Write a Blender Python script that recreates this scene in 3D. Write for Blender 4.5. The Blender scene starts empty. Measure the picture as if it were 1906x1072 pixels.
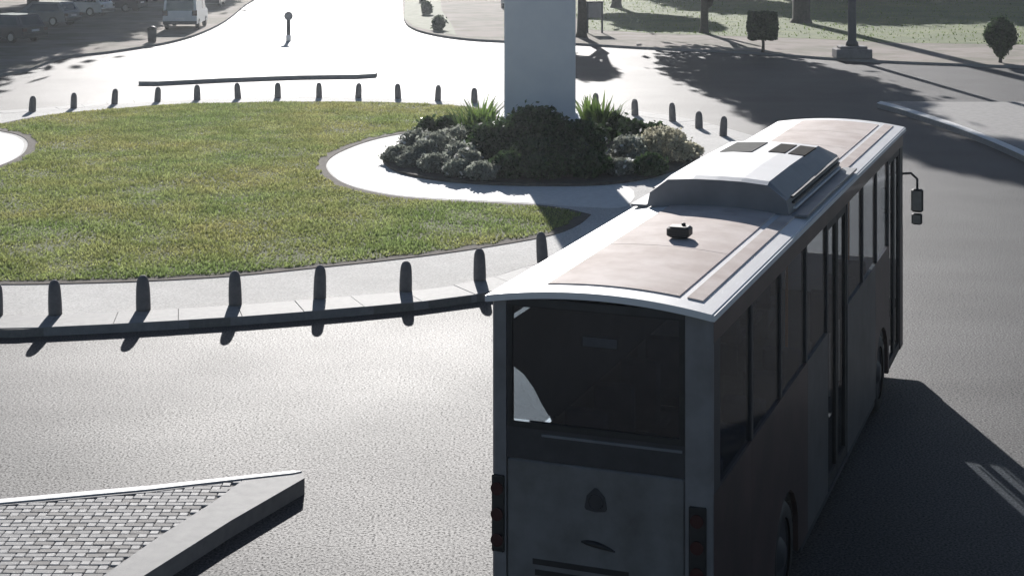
import bpy, math, random
import numpy as np
from mathutils import Vector
from mathutils.geometry import tessellate_polygon
R = math.radians
random.seed(7)
rng = np.random.default_rng(11)
S = bpy.context.scene
COL = S.collection

# ------------------------------------------------------------------ camera, light, exposure
CAM_H, FPX, HORIZON = 6.5, 3000.0, -150.0      # eye height, focal length and horizon in photo pixels
cam = bpy.data.cameras.new('camera')
cam.sensor_width = 36.0
cam.lens = 36.0 * FPX / 1906.0
cam.shift_y = -(536.0 - HORIZON) / 1906.0
cam.clip_start = 0.1
cam.clip_end = 4000.0
cam_o = bpy.data.objects.new('camera', cam)
COL.objects.link(cam_o)
cam_o.location = (0, 0, CAM_H)
cam_o.rotation_euler = (R(90), 0, 0)
S.camera = cam_o

SUN_AZ, SUN_EL = R(-5.2), R(19.5)              # ahead of the camera, a little to the left
sun_dir = Vector((math.sin(SUN_AZ) * math.cos(SUN_EL), math.cos(SUN_AZ) * math.cos(SUN_EL), math.sin(SUN_EL)))
world = bpy.data.worlds.new('World')
S.world = world
world.use_nodes = True
wn = world.node_tree
sky = wn.nodes.new('ShaderNodeTexSky')
sky.sky_type = 'NISHITA'
sky.sun_disc = False
sky.sun_elevation = SUN_EL
sky.sun_rotation = SUN_AZ
sky.air_density = 0.7
sky.dust_density = 0.2
bg = wn.nodes['Background']
bg.inputs['Strength'].default_value = 0.05
wn.links.new(sky.outputs[0], bg.inputs['Color'])
sl = bpy.data.lights.new('sun', 'SUN')
sl.energy = 5.0
sl.angle = R(0.5)
sl.color = (1.0, 0.965, 0.93)
sun_o = bpy.data.objects.new('sun', sl)
COL.objects.link(sun_o)
sun_o.rotation_euler = sun_dir.to_track_quat('Z', 'Y').to_euler()
S.view_settings.view_transform = 'Standard'
S.view_settings.look = 'None'
S.view_settings.exposure = 0.5
S.view_settings.gamma = 1.0
S.view_settings.use_curve_mapping = False
S.cycles.max_bounces = 8
S.cycles.transparent_max_bounces = 12

# ------------------------------------------------------------------ helpers
def at(px, py, h=0.0):
    """ground point (height h) seen at a photo pixel"""
    d = py - HORIZON
    z = FPX * (CAM_H - h) / d
    return ((px - 953.0) * z / FPX, z)

def tag(o, label=None, cat=None, group=None, kind=None):
    if label: o['label'] = label
    if cat: o['category'] = cat
    if group: o['group'] = group
    if kind: o['kind'] = kind
    return o

def empty(name, loc, rz=0.0, label=None, cat=None, group=None):
    o = bpy.data.objects.new(name, None)
    o.empty_display_size = 0.3
    COL.objects.link(o)
    o.location = loc
    o.rotation_euler = (0, 0, rz)
    return tag(o, label, cat, group)

class MB:
    """collects geometry and links it as one mesh object"""
    def __init__(s):
        s.v, s.f, s.m, s.sm = [], [], [], []
    def add(s, vs, fs, mi=0, smooth=False):
        b = len(s.v)
        s.v += [tuple(p) for p in vs]
        for f in fs:
            s.f.append([b + i for i in f]); s.m.append(mi); s.sm.append(smooth)
    def box(s, x0, x1, y0, y1, z0, z1, mi=0, bev=0.0):
        if bev <= 0:
            vs = [(x, y, z) for z in (z0, z1) for y in (y0, y1) for x in (x0, x1)]
            s.add(vs, [(0, 2, 3, 1), (4, 5, 7, 6), (0, 1, 5, 4), (2, 6, 7, 3), (0, 4, 6, 2), (1, 3, 7, 5)], mi)
            return
        b = bev
        def ring(z, i):
            return [(x0 + i + b, y0 + i, z), (x1 - i - b, y0 + i, z), (x1 - i, y0 + i + b, z), (x1 - i, y1 - i - b, z),
                    (x1 - i - b, y1 - i, z), (x0 + i + b, y1 - i, z), (x0 + i, y1 - i - b, z), (x0 + i, y0 + i + b, z)]
        rs = [ring(z0, b), ring(z0 + b, 0), ring(z1 - b, 0), ring(z1, b)]
        vs = [p for r in rs for p in r]
        fs = [tuple(range(7, -1, -1)), tuple(range(24, 32))]
        for k in range(3):
            for j in range(8):
                a, c = k * 8 + j, k * 8 + (j + 1) % 8
                fs.append((a, c, c + 8, a + 8))
        s.add(vs, fs, mi)
    def lathe(s, prof, cx=0, cy=0, n=16, mi=0, axis='z', cap=True, smooth=True, cz=0):
        vs, fs = [], []
        for r, h in prof:
            for k in range(n):
                a = 2 * math.pi * k / n
                u, w = r * math.cos(a), r * math.sin(a)
                if axis == 'z': vs.append((cx + u, cy + w, cz + h))
                elif axis == 'x': vs.append((cx + h, cy + u, cz + w))
                else: vs.append((cx + w, cy + h, cz + u))
        for i in range(len(prof) - 1):
            for k in range(n):
                a, b = i * n + k, i * n + (k + 1) % n
                fs.append((a, b, b + n, a + n))
        s.add(vs, fs, mi, smooth)
        if cap:
            b0 = len(s.v) - len(vs)
            s.f.append([b0 + k for k in range(n - 1, -1, -1)]); s.m.append(mi); s.sm.append(False)
            t0 = b0 + (len(prof) - 1) * n
            s.f.append([t0 + k for k in range(n)]); s.m.append(mi); s.sm.append(False)
    def tube(s, pts, rad, n=8, mi=0):
        pts = [Vector(p) for p in pts]
        if not hasattr(rad, '__len__'): rad = [rad] * len(pts)
        vs, fs = [], []
        for i, p in enumerate(pts):
            t = (pts[min(i + 1, len(pts) - 1)] - pts[max(i - 1, 0)]).normalized()
            u = t.cross(Vector((0.31, 0.2, 0.93)) if abs(t.z) < .9 else Vector((1, 0.1, 0))).normalized()
            w = t.cross(u)
            for k in range(n):
                a = 2 * math.pi * k / n
                vs.append(p + (u * math.cos(a) + w * math.sin(a)) * rad[i])
        for i in range(len(pts) - 1):
            for k in range(n):
                a, b = i * n + k, i * n + (k + 1) % n
                fs.append((a, b, b + n, a + n))
        s.add(vs, fs, mi, True)
        s.add([vs[k] for k in range(n)], [tuple(range(n - 1, -1, -1))], mi)
        s.add([vs[-n + k] for k in range(n)], [tuple(range(n))], mi)
    def poly(s, pts, z0, z1, mi=0, side_mi=None, holes=()):
        """prism of a plan outline between two heights (top and sides)"""
        side_mi = mi if side_mi is None else side_mi
        loops = [list(pts)] + [list(h) for h in holes]
        flat = [p for l in loops for p in l]
        tris = tessellate_polygon([[Vector((p[0], p[1], 0)) for p in l] for l in loops])
        fs = []
        for t in tris:
            a, b, c = [Vector((flat[i][0], flat[i][1], 0)) for i in t]
            fs.append(t if (b - a).cross(c - a).z > 0 else (t[0], t[2], t[1]))
        s.add([(p[0], p[1], z1) for p in flat], fs, mi)
        if z1 > z0:
            for l in loops:
                n = len(l)
                vs = [(p[0], p[1], z0) for p in l] + [(p[0], p[1], z1) for p in l]
                s.add(vs, [(k, (k + 1) % n, (k + 1) % n + n, k + n) for k in range(n)], side_mi)
    def build(s, name, mats, parent=None):
        me = bpy.data.meshes.new(name)
        me.from_pydata(s.v, [], s.f)
        me.polygons.foreach_set('material_index', s.m)
        me.polygons.foreach_set('use_smooth', s.sm)
        for m in (mats if isinstance(mats, (list, tuple)) else [mats]): me.materials.append(m)
        me.update()
        return link(name, me, parent)

def link(name, me, parent=None):
    o = bpy.data.objects.new(name, me)
    COL.objects.link(o)
    if parent: o.parent = parent
    return o

def copy_tree(o, parent=None):
    c = o.copy(); COL.objects.link(c); c.parent = parent
    for ch in list(o.children): copy_tree(ch, c)
    return c

def spline(pts, n=6, closed=False):
    """Catmull-Rom through plan points"""
    P = [np.array(p, float) for p in pts]; out = []; m = len(P)
    for i in range(m if closed else m - 1):
        g = (lambda k: P[k % m]) if closed else (lambda k: P[min(max(k, 0), m - 1)])
        a, b, c, d = g(i - 1), g(i), g(i + 1), g(i + 2)
        for k in range(n):
            t = k / n
            out.append(tuple(0.5 * (2 * b + (c - a) * t + (2 * a - 5 * b + 4 * c - d) * t * t + (3 * b - a - 3 * c + d) * t ** 3)))
    if not closed: out.append(tuple(P[-1]))
    return out

def inside(poly, x, y):
    """vectorised point in polygon"""
    x, y = np.asarray(x), np.asarray(y); r = np.zeros(x.shape, bool); n = len(poly)
    for i in range(n):
        x0, y0 = poly[i]; x1, y1 = poly[(i + 1) % n]
        c = (y0 > y) != (y1 > y)
        with np.errstate(divide='ignore', invalid='ignore'):
            r ^= c & (x < (x1 - x0) * (y - y0) / (y1 - y0 if y1 != y0 else 1e-9) + x0)
    return r

# ------------------------------------------------------------------ materials
def mat(name, c1, c2=None, rough=0.8, scale=5.0, bump=0.0, bscale=40.0, detail=6.0, spec=0.5, metal=0.0, extra=None,
        island=0.0, trans=0.0, coat=0.0, contrast=(0.3, 0.7)):
    m = bpy.data.materials.new(name); m.use_nodes = True
    nt = m.node_tree; N = nt.nodes; L = nt.links
    p = N['Principled BSDF']
    p.inputs['Roughness'].default_value = rough
    p.inputs['Metallic'].default_value = metal
    p.inputs['Specular IOR Level'].default_value = spec
    p.inputs['Coat Weight'].default_value = coat
    tc = N.new('ShaderNodeTexCoord')
    c2 = c2 or c1
    def noise(sc, det):
        n = N.new('ShaderNodeTexNoise'); n.inputs['Scale'].default_value = sc; n.inputs['Detail'].default_value = det
        n.inputs['Roughness'].default_value = 0.6
        L.new(tc.outputs['Object'], n.inputs['Vector']); return n
    def ramp(sock, a, b, p0, p1):
        r = N.new('ShaderNodeValToRGB'); r.color_ramp.elements[0].position = p0; r.color_ramp.elements[1].position = p1
        r.color_ramp.elements[0].color = (*a, 1); r.color_ramp.elements[1].color = (*b, 1)
        L.new(sock, r.inputs[0]); return r.outputs[0]
    col = ramp(noise(scale, detail).outputs['Fac'], c1, c2, *contrast)
    for e in (extra or []):                      # (colour a, colour b, scale, mix factor, blend, ramp positions)
        mx = N.new('ShaderNodeMix'); mx.data_type = 'RGBA'; mx.blend_type = e[4]
        mx.inputs['Factor'].default_value = e[3]
        L.new(col, mx.inputs[6]); L.new(ramp(noise(e[2], 4).outputs['Fac'], e[0], e[1], *e[5]), mx.inputs[7])
        col = mx.outputs[2]
    if island > 0:
        g = N.new('ShaderNodeNewGeometry'); h = N.new('ShaderNodeHueSaturation')
        mr = N.new('ShaderNodeMapRange'); mr.inputs['To Min'].default_value = 1 - island; mr.inputs['To Max'].default_value = 1 + island
        L.new(g.outputs['Random Per Island'], mr.inputs['Value']); L.new(mr.outputs[0], h.inputs['Value']); L.new(col, h.inputs['Color'])
        col = h.outputs[0]
    L.new(col, p.inputs['Base Color'])
    if bump > 0:
        b = N.new('ShaderNodeBump'); b.inputs['Strength'].default_value = bump; b.inputs['Distance'].default_value = 0.02
        bn_ = noise(bscale, 7); bn_.inputs['Roughness'].default_value = .82; L.new(bn_.outputs['Fac'], b.inputs['Height']); L.new(b.outputs[0], p.inputs['Normal'])
    if trans > 0:
        t = N.new('ShaderNodeBsdfTranslucent'); ms = N.new('ShaderNodeMixShader'); ms.inputs[0].default_value = trans
        L.new(col, t.inputs['Color']); L.new(p.outputs[0], ms.inputs[1]); L.new(t.outputs[0], ms.inputs[2])
        L.new(ms.outputs[0], N['Material Output'].inputs['Surface'])
    return m

def glass(name, tint, rough=0.05, base=.05):
    m = bpy.data.materials.new(name); m.use_nodes = True
    nt = m.node_tree; N = nt.nodes; L = nt.links
    N.remove(N['Principled BSDF'])
    t = N.new('ShaderNodeBsdfTransparent'); t.inputs['Color'].default_value = (*tint, 1)
    g = N.new('ShaderNodeBsdfGlossy'); g.inputs['Roughness'].default_value = rough
    f = N.new('ShaderNodeLayerWeight'); f.inputs['Blend'].default_value = .5
    p = N.new('ShaderNodeMath'); p.operation = 'POWER'; p.inputs[1].default_value = 4.0; L.new(f.outputs['Facing'], p.inputs[0])
    q = N.new('ShaderNodeMath'); q.operation = 'MULTIPLY_ADD'; q.inputs[1].default_value = .22; q.inputs[2].default_value = base
    L.new(p.outputs[0], q.inputs[0])
    mx = N.new('ShaderNodeMixShader')
    L.new(q.outputs[0], mx.inputs[0]); L.new(t.outputs[0], mx.inputs[1]); L.new(g.outputs[0], mx.inputs[2])
    L.new(mx.outputs[0], N['Material Output'].inputs['Surface'])
    return m

G = lambda v: (v, v, v)
M = {}
M['asphalt'] = mat('asphalt', (.036, .036, .039), (.062, .061, .063), rough=.65, scale=40, bump=.3, bscale=110, spec=.30,
                   extra=[((.55, .55, .56), (1.3, 1.28, 1.25), .22, .8, 'MULTIPLY', (.3, .7)), ((.35, .35, .36), (2.2, 2.2, 2.2), 40, .9, 'MULTIPLY', (.36, .68))])
def speckle(m, sc, lo, hi, p0=.38, p1=.62, patch=.22):
    # aggregate: some stones in the surface are polished, some matt; large worn areas
    nt = m.node_tree; N = nt.nodes; L = nt.links; p = N['Principled BSDF']
    tc = N.new('ShaderNodeTexCoord')
    def rng_(scale, det, a, b, c, d, vec=None):
        n = N.new('ShaderNodeTexNoise'); n.inputs['Scale'].default_value = scale; n.inputs['Detail'].default_value = det
        if vec is None: L.new(tc.outputs['Object'], n.inputs['Vector'])
        else: L.new(vec, n.inputs['Vector'])
        r = N.new('ShaderNodeMapRange'); L.new(n.outputs['Fac'], r.inputs['Value'])
        for k_, v_ in zip(('From Min', 'From Max', 'To Min', 'To Max'), (a, b, c, d)): r.inputs[k_].default_value = v_
        return r.outputs[0]
    mp = N.new('ShaderNodeMapping'); mp.inputs['Scale'].default_value = (.10, .55, 1); L.new(tc.outputs['Object'], mp.inputs['Vector'])
    mul = N.new('ShaderNodeMath'); mul.operation = 'MULTIPLY'
    L.new(rng_(sc, 3, p0, p1, lo, hi), mul.inputs[0]); L.new(rng_(1.0, 5, .3, .7, 1 - patch, 1 + patch, mp.outputs[0]), mul.inputs[1])
    L.new(mul.outputs[0], p.inputs['Specular IOR Level'])
    L.new(rng_(.35, 5, .3, .7, p.inputs['Roughness'].default_value - .015, p.inputs['Roughness'].default_value + .02), p.inputs['Roughness'])
speckle(M['asphalt'], 34, .02, .46, .37, .64, patch=.14)
M['granulate'] = mat('pale_granulate', (.46, .45, .43), (.74, .73, .71), rough=.85, scale=32, contrast=(.38, .62), bump=.5, bscale=60,
                     extra=[((.75, .74, .72), (1.08, 1.07, 1.05), .5, .7, 'MULTIPLY', (.3, .7))])
M['white_path'] = mat('white_path', (.66, .65, .62), (.80, .79, .76), rough=.75, scale=9, bump=.2, bscale=60)
M['kerb'] = mat('kerb_concrete', (.22, .22, .22), (.31, .305, .30), rough=.75, scale=7, bump=.25, bscale=50)
M['kerb_white'] = mat('kerb_white', (.66, .66, .65), (.80, .80, .79), rough=.6, scale=8, bump=.2, bscale=50)
M['paving'] = mat('paving', (.19, .185, .18), (.26, .25, .245), rough=.8, scale=5, bump=.2)
M['soil'] = mat('soil', (.075, .062, .05), (.15, .125, .10), rough=.95, scale=6, bump=.8, bscale=20)
M['earth'] = mat('dry_earth', (.20, .16, .135), (.31, .25, .22), rough=.95, scale=1.3, bump=.6, bscale=9,
                 extra=[((.10, .11, .06), (.32, .27, .24), .35, .55, 'MIX', (.40, .6))])
M['lawn_base'] = mat('lawn_soil', (.10, .115, .045), (.165, .175, .075), rough=.95, scale=3, bump=.8, bscale=18)
M['grass'] = mat('grass', (.225, .275, .10), (.39, .42, .20), rough=.8, scale=.9, island=.5, trans=.5, spec=.25,
                 extra=[((.75, .9, .7), (1.25, 1.05, .95), .25, .8, 'MULTIPLY', (.35, .65))])
M['park_grass'] = mat('park_grass', (.075, .12, .025), (.15, .19, .05), rough=.9, scale=1.2, bump=1.0, bscale=12,
                      extra=[((.6, .7, .5), (1.3, 1.15, 1.1), .2, .8, 'MULTIPLY', (.35, .65))])
M['bollard'] = mat('bollard_stone', (.13, .127, .13), (.19, .185, .185), rough=.85, scale=9, bump=.3, bscale=40)
M['pillar'] = mat('pillar_render', (.68, .70, .745), (.77, .785, .81), rough=.7, scale=1.2, bump=.05)
M['trunk'] = mat('bark', (.045, .038, .03), (.10, .085, .07), rough=.95, scale=6, bump=1, bscale=14)
M['leaf_tree'] = mat('tree_leaves', (.035, .06, .018), (.07, .10, .03), rough=.6, scale=.6, island=.4, trans=.25)
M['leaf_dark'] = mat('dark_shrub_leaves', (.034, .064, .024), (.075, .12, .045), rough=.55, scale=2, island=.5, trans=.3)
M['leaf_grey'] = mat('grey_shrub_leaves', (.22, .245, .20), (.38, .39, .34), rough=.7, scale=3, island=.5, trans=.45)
M['leaf_green'] = mat('sword_leaves', (.10, .17, .04), (.22, .31, .09), rough=.45, scale=2, island=.4, trans=.35)
M['leaf_cream'] = mat('cream_shrub_leaves', (.34, .33, .23), (.56, .53, .42), rough=.7, scale=4, island=.45, trans=.45)
M['flower'] = mat('white_petals', (.7, .69, .66), (.8, .8, .78), rough=.6, scale=5, trans=.3)
# bus
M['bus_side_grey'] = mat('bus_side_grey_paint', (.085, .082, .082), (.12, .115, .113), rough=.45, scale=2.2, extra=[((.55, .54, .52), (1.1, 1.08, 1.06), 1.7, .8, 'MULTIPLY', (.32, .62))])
M['bus_silver'] = mat('bus_silver_paint', (.19, .185, .19), (.25, .245, .25), rough=.42, scale=2, coat=.1, extra=[((.7, .68, .66), (1.05, 1.05, 1.05), 2.6, .8, 'MULTIPLY', (.32, .6))])
M['bus_white'] = mat('bus_white_paint', (.76, .75, .745), (.84, .83, .825), rough=.5, scale=1.4, spec=.3, bump=.03, bscale=6)
M['bus_grey'] = mat('bus_grey_paint', (.155, .152, .152), (.20, .197, .195), rough=.42, scale=2.2, coat=.1,
                      extra=[((.62, .60, .57), (1.06, 1.06, 1.06), 2.6, .8, 'MULTIPLY', (.32, .6))])
M['bus_maroon'] = mat('bus_maroon_paint', (.050, .030, .029), (.085, .050, .046), rough=.45, scale=2, coat=.1,
                        extra=[((.55, .54, .52), (1.1, 1.08, 1.06), 1.7, .8, 'MULTIPLY', (.32, .62))])
M['bus_roof'] = mat('bus_roof_sheet', (.62, .535, .50), (.72, .65, .615), rough=.8, spec=.15, scale=1.6, bump=.12, bscale=5,
                    extra=[((.66, .58, .52), (1.05, 1.03, 1.0), 2.6, .6, 'MULTIPLY', (.33, .62))])
M['black'] = mat('black_rubber', (.012, .012, .013), (.025, .025, .026), rough=.55, scale=8)
M['dark_plastic'] = mat('dark_plastic', (.03, .03, .034), (.05, .05, .055), rough=.5, scale=6)
M['ac_grey'] = mat('roof_unit_grey', (.15, .155, .17), (.21, .215, .23), rough=.5, scale=3)
M['tail_red'] = mat('tail_lamp', (.045, .012, .012), (.06, .016, .016), rough=.25, scale=9)
M['amber'] = mat('amber_lamp', (.35, .10, .01), (.4, .13, .02), rough=.2, scale=9)
M['chrome'] = mat('bright_metal', (.45, .45, .46), (.6, .6, .6), rough=.3, metal=1, scale=9)
M['seat'] = mat('seat_cloth', (.03, .035, .06), (.06, .06, .09), rough=.9, scale=6)
M['floor_dark'] = mat('bus_floor', (.04, .04, .045), (.07, .07, .07), rough=.8, scale=6)
M['glass'] = glass('window_glass', (.80, .82, .84))
M['glass_rear'] = glass('rear_window_glass', (.70, .75, .79), .08, .11)
M['car_dark'] = mat('car_dark_paint', (.02, .025, .035), (.03, .035, .045), rough=.3, scale=2, coat=.5)
M['car_grey'] = mat('car_grey_paint', (.20, .21, .22), (.25, .26, .27), rough=.35, scale=2, coat=.5)
M['car_white'] = mat('car_white_paint', (.66, .67, .68), (.76, .77, .78), rough=.35, scale=2, coat=.5)
M['car_glass'] = mat('car_glass', (.03, .045, .045), (.05, .065, .06), rough=.08, scale=2, spec=.8)
M['lamp_iron'] = mat('lamp_iron', (.05, .055, .06), (.08, .085, .09), rough=.5, scale=5, metal=.3)
M['stone'] = mat('plinth_stone', (.16, .15, .155), (.24, .23, .23), rough=.85, scale=4, bump=.4)
M['sign_blue'] = mat('sign_blue', (.02, .05, .22), (.03, .06, .26), rough=.4, scale=4)
M['sign_grey'] = mat('sign_back_grey', (.20, .20, .21), (.26, .26, .27), rough=.5, scale=4)
M['vent_black'] = mat('vent_black', (.008, .008, .009), (.016, .016, .017), rough=.95, scale=8, spec=.05)
M['cover_grey'] = mat('cover_grey', (.055, .06, .058), (.08, .085, .082), rough=.9, scale=8, spec=.1)
M['park_blade'] = mat('park_blades', (.08, .15, .02), (.16, .23, .04), rough=.9, scale=.5, island=.45, trans=.45, spec=.1)
M['brick_a'] = mat('paver_grey', (.32, .315, .305), (.42, .41, .40), rough=.8, scale=11, bump=.3, bscale=70, island=0)
M['brick_b'] = mat('paver_pale', (.42, .41, .40), (.51, .50, .485), rough=.75, scale=11, bump=.3, bscale=70)
M['joint'] = mat('joint_sand', (.17, .165, .155), (.23, .22, .21), rough=.95, scale=20)

# ------------------------------------------------------------------ setting: ground, roads, kerbs
KERB, NK = 0.14, 0.18
g = MB(); g.poly([(-1500, -60), (1500, -60), (1500, 3000), (-1500, 3000)], -.02, -.02)
tag(g.build('ground', M['earth']), kind='structure')
g = MB(); g.poly([(-60, -20), (60, -20), (60, 420), (-60, 420)], 0, 0)
tag(g.build('road', M['asphalt']), kind='structure')

# round island: outline follows its bollards
FAR_PX = [(60, 208), (137, 202), (213, 194), (293, 189.5), (367, 186), (443, 184), (517, 182.5), (594, 182), (667, 182.5), (741, 184),
          (815, 187.5), (883, 191.5), (1108, 205), (1182, 215), (1252, 226), (1301, 239), (1346, 253)]
NEAR_PX = [(-8, 587), (103, 585), (267, 577), (438, 567), (595, 555), (755, 541), (893, 521), (1010, 488)]
far_w = [at(x, y, KERB) for x, y in FAR_PX]
near_w = [at(x, y, KERB) for x, y in NEAR_PX]
CX, CY = -8.6, 41.4
ring = far_w + [(7.3, 43.2), (7.0, 39.0), (5.6, 35.2), (3.4, 32.0)] + near_w[::-1] + \
       [(-12.2, 26.4), (-16.6, 28.6), (-20.4, 32.0), (-22.9, 36.6), (-23.6, 41.4), (-22.6, 46.2), (-19.6, 50.4)]
def grow(pts, d):
    out = []
    for x, y in pts:
        v = Vector((x - CX, y - CY)); v = v.normalized() * (v.length + d)
        out.append((CX + v.x, CY + v.y))
    return out
edge = spline(grow(ring, .82), 4, True)
edge_in = spline(grow(ring, .03), 4, True)
k = MB(); k.poly(edge, 0, KERB - .012, 0, 0, holes=[edge_in[::-1]])
kerb_o = tag(k.build('roundabout_kerb', M['joint']), kind='structure')
def resample(poly, step):
    P_ = [Vector(p) for p in poly] + [Vector(poly[0])]; out = []; acc = 0.0
    tot = sum((P_[i + 1] - P_[i]).length for i in range(len(P_) - 1)); n = max(3, round(tot / step)); st = tot / n; nxt = 0.0
    for i in range(len(P_) - 1):
        d = (P_[i + 1] - P_[i]).length
        while nxt <= acc + d + 1e-6 and len(out) < n:
            out.append(P_[i].lerp(P_[i + 1], (nxt - acc) / d)); nxt += st
        acc += d
    return out
ro_ = resample(edge, 1.0)
C_ = Vector((CX, CY))
for i in range(len(ro_)):
    a_, b_ = ro_[i], ro_[(i + 1) % len(ro_)]
    g_ = (b_ - a_).normalized() * .0015
    a2, b2 = a_ + g_, b_ - g_
    ia, ib = [q + (C_ - q).normalized() * .80 for q in (a2, b2)]
    if (b2 - a2).cross(ia - a2) < 0: loop = [a2, ia, ib, b2]
    else: loop = [a2, b2, ib, ia]
    dz = random.uniform(-.003, .003); cen = sum(loop, Vector((0, 0))) / 4; dr = (cen - C_).normalized() * random.uniform(.003, .010)
    lo = [(q.x + dr.x, q.y + dr.y, .001) for q in loop]
    mid = [(q.x + dr.x, q.y + dr.y, KERB + dz - .008) for q in loop]
    top = [(p.x + dr.x, p.y + dr.y, KERB + dz) for p in [q + (cen - q).normalized() * .008 for q in loop]]
    k = MB(); k.add(lo + mid + top, [(8, 9, 10, 11)] + [(j + 4 * l, (j + 1) % 4 + 4 * l, (j + 1) % 4 + 4 * l + 4, j + 4 * l + 4) for l in (0, 1) for j in range(4)])
    k.build('kerb_stone', M['kerb'], kerb_o)
k = MB(); k.poly(edge_in, KERB - .002, KERB - .002)
tag(k.build('roundabout_pavement', M['granulate']), kind='structure')

# lawn: hourglass between two planted ovals
near_edge = [at(x, y, KERB) for x, y in [(1100, 400), (1075, 420), (1020, 440), (890, 463), (750, 482), (600, 498), (440, 514), (270, 524), (100, 529), (0, 530), (-80, 528)]]
far_edge = [at(x, y, KERB) for x, y in [(0, 231), (60, 219), (140, 209), (215, 203), (300, 196), (440, 191.5), (570, 190), (700, 190.5), (800, 194), (880, 200), (930, 207)]]
r_path = [at(x, y, KERB) for x, y in [(930, 210), (905, 222), (860, 234), (800, 243), (740, 251), (690, 262), (650, 276), (620, 291), (607, 307), (615, 325), (640, 342),
                                      (680, 355), (740, 366), (820, 373), (900, 377), (1000, 382), (1060, 390)]]
MX = CX - .40
mirror = lambda P: [(2 * MX - x, y) for x, y in P]
near_l = [(-13.5, 27.9), (-17.0, 30.3)]
far_l = [(-20.0, 46.8), (-18.0, 49.6)]
l_path = mirror(r_path)
lawn = spline(near_edge[:], 4) + spline(near_l, 2) + spline(l_path[::-1], 3)[2:-2] + spline(far_l, 2) + spline(far_edge, 4) + spline(r_path, 4)
def shrink_poly(poly, d):
    n = len(poly); A = sum(poly[i][0] * poly[(i + 1) % n][1] - poly[(i + 1) % n][0] * poly[i][1] for i in range(n))
    out = []
    for i in range(n):
        a, b, c = (Vector(poly[(i + q) % n]) for q in (-1, 0, 1))
        t = (c - a)
        if t.length < 1e-6: out.append(tuple(b)); continue
        t.normalize(); nrm = Vector((-t.y, t.x)) * (1 if A > 0 else -1)
        out.append(tuple(b + nrm * d))
    return out
k = MB(); k.poly(lawn, KERB, KERB + .012, 0)
tag(k.build('lawn_border', M['soil']), kind='structure')
lawn_in = [(x + .10 * math.sin(i * 2.7) * math.sin(i * .9 + 1), y + .10 * math.cos(i * 3.1)) for i, (x, y) in enumerate(shrink_poly(lawn, .24))]
k = MB(); k.poly(lawn_in, KERB + .016, KERB + .016)
tag(k.build('lawn', M['lawn_base']), kind='structure')

# grass blades: one stuff object
def grass_blades(name, poly, n, zbase, h0, h1, w, material, keep=None):
    P = np.array(poly); lo, hi = P.min(0), P.max(0)
    x = rng.uniform(lo[0], hi[0], n); y = rng.uniform(lo[1], hi[1], n)
    ok = inside(poly, x, y)
    if keep is not None: ok &= keep(x, y)
    x, y = x[ok], y[ok]; n = len(x)
    clump = .5 + .5 * np.sin(x * 2.3 + 1.7 * np.sin(y * 1.1)) * np.sin(y * 1.9 + 1.3 * np.sin(x * .9))
    hh = rng.uniform(h0, h1, n) * (.6 + .7 * clump)
    a = rng.uniform(0, 2 * np.pi, n); lean = rng.uniform(.2, 1.0, n) * hh; la = rng.uniform(0, 2 * np.pi, n)
    ww = w * rng.uniform(.6, 1.4, n)
    V = np.zeros((n, 3, 3))
    V[:, 0] = np.c_[x - np.cos(a) * ww, y - np.sin(a) * ww, np.full(n, zbase)]
    V[:, 1] = np.c_[x + np.cos(a) * ww, y + np.sin(a) * ww, np.full(n, zbase)]
    V[:, 2] = np.c_[x + np.cos(la) * lean, y + np.sin(la) * lean, zbase + hh]
    return tri_object(name, V.reshape(-1, 3), 3, material)

def tri_object(name, verts, k, material, parent=None):
    me = tri_mesh(name, verts, k, material)
    return link(name, me, parent)

def tri_mesh(name, verts, k, material):
    nv = len(verts); nf = nv // k
    me = bpy.data.meshes.new(name)
    me.vertices.add(nv); me.vertices.foreach_set('co', np.ascontiguousarray(verts, dtype=np.float32).ravel())
    me.loops.add(nv); me.loops.foreach_set('vertex_index', np.arange(nv, dtype=np.int32))
    me.polygons.add(nf); me.polygons.foreach_set('loop_start', np.arange(0, nv, k, dtype=np.int32))
    me.polygons.foreach_set('loop_total', np.full(nf, k, dtype=np.int32))
    me.materials.append(material); me.update(); me.validate()
    return me
def vis(x, y):
    worn = np.sin(x * .71 + 2.1 * np.sin(y * .43)) * np.sin(y * .63 + 1.6 * np.sin(x * .37)) + .5 * np.sin(x * 2.9 + y * 1.3) * np.sin(y * 2.3)
    return (np.abs(x) < y * .36) & (rng.random(x.shape) < np.clip(1.25 - .7 * np.clip(worn, 0, 1), .45, 1))
tag(grass_blades('lawn_grass', lawn_in, 420000, KERB + .01, .03, .078, .018, M['grass'], vis),
    'short rough green grass covering the lawn of the round island', 'grass', kind='stuff')

# white oval paths round the two flower beds
path_r = spline([at(x, y, KERB) for x, y in [(918, 214), (903, 224), (860, 236), (800, 245), (742, 253), (692, 264), (652, 278), (622, 292), (610, 307), (618, 324), (642, 341),
                 (682, 353), (742, 364), (820, 370), (900, 374), (1000, 379), (1090, 386), (1165, 384), (1165, 345), (1000, 300)]], 4)
k = MB(); k.poly(path_r, KERB + .002, KERB + .004)
tag(k.build('path', M['white_path']), kind='structure')
lp = spline(shrink_poly(l_path, 0), 3)
k = MB(); k.poly([(2 * MX - x, y) for x, y in path_r][::-1], KERB + .002, KERB + .004)
tag(k.build('path', M['white_path']), kind='structure')
bed = spline([at(x, y, KERB) for x, y in [(712, 300), (722, 286), (760, 266), (820, 247), (880, 232), (930, 220), (1080, 219), (1130, 226), (1190, 240), (1250, 258), (1296, 282),
              (1292, 300), (1235, 326), (1130, 345), (970, 347), (860, 342), (790, 334), (735, 320)]], 4, True)
k = MB(); k.poly(bed, KERB + .003, KERB + .07)
tag(k.build('flower_bed_soil', M['soil']), kind='structure')

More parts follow.
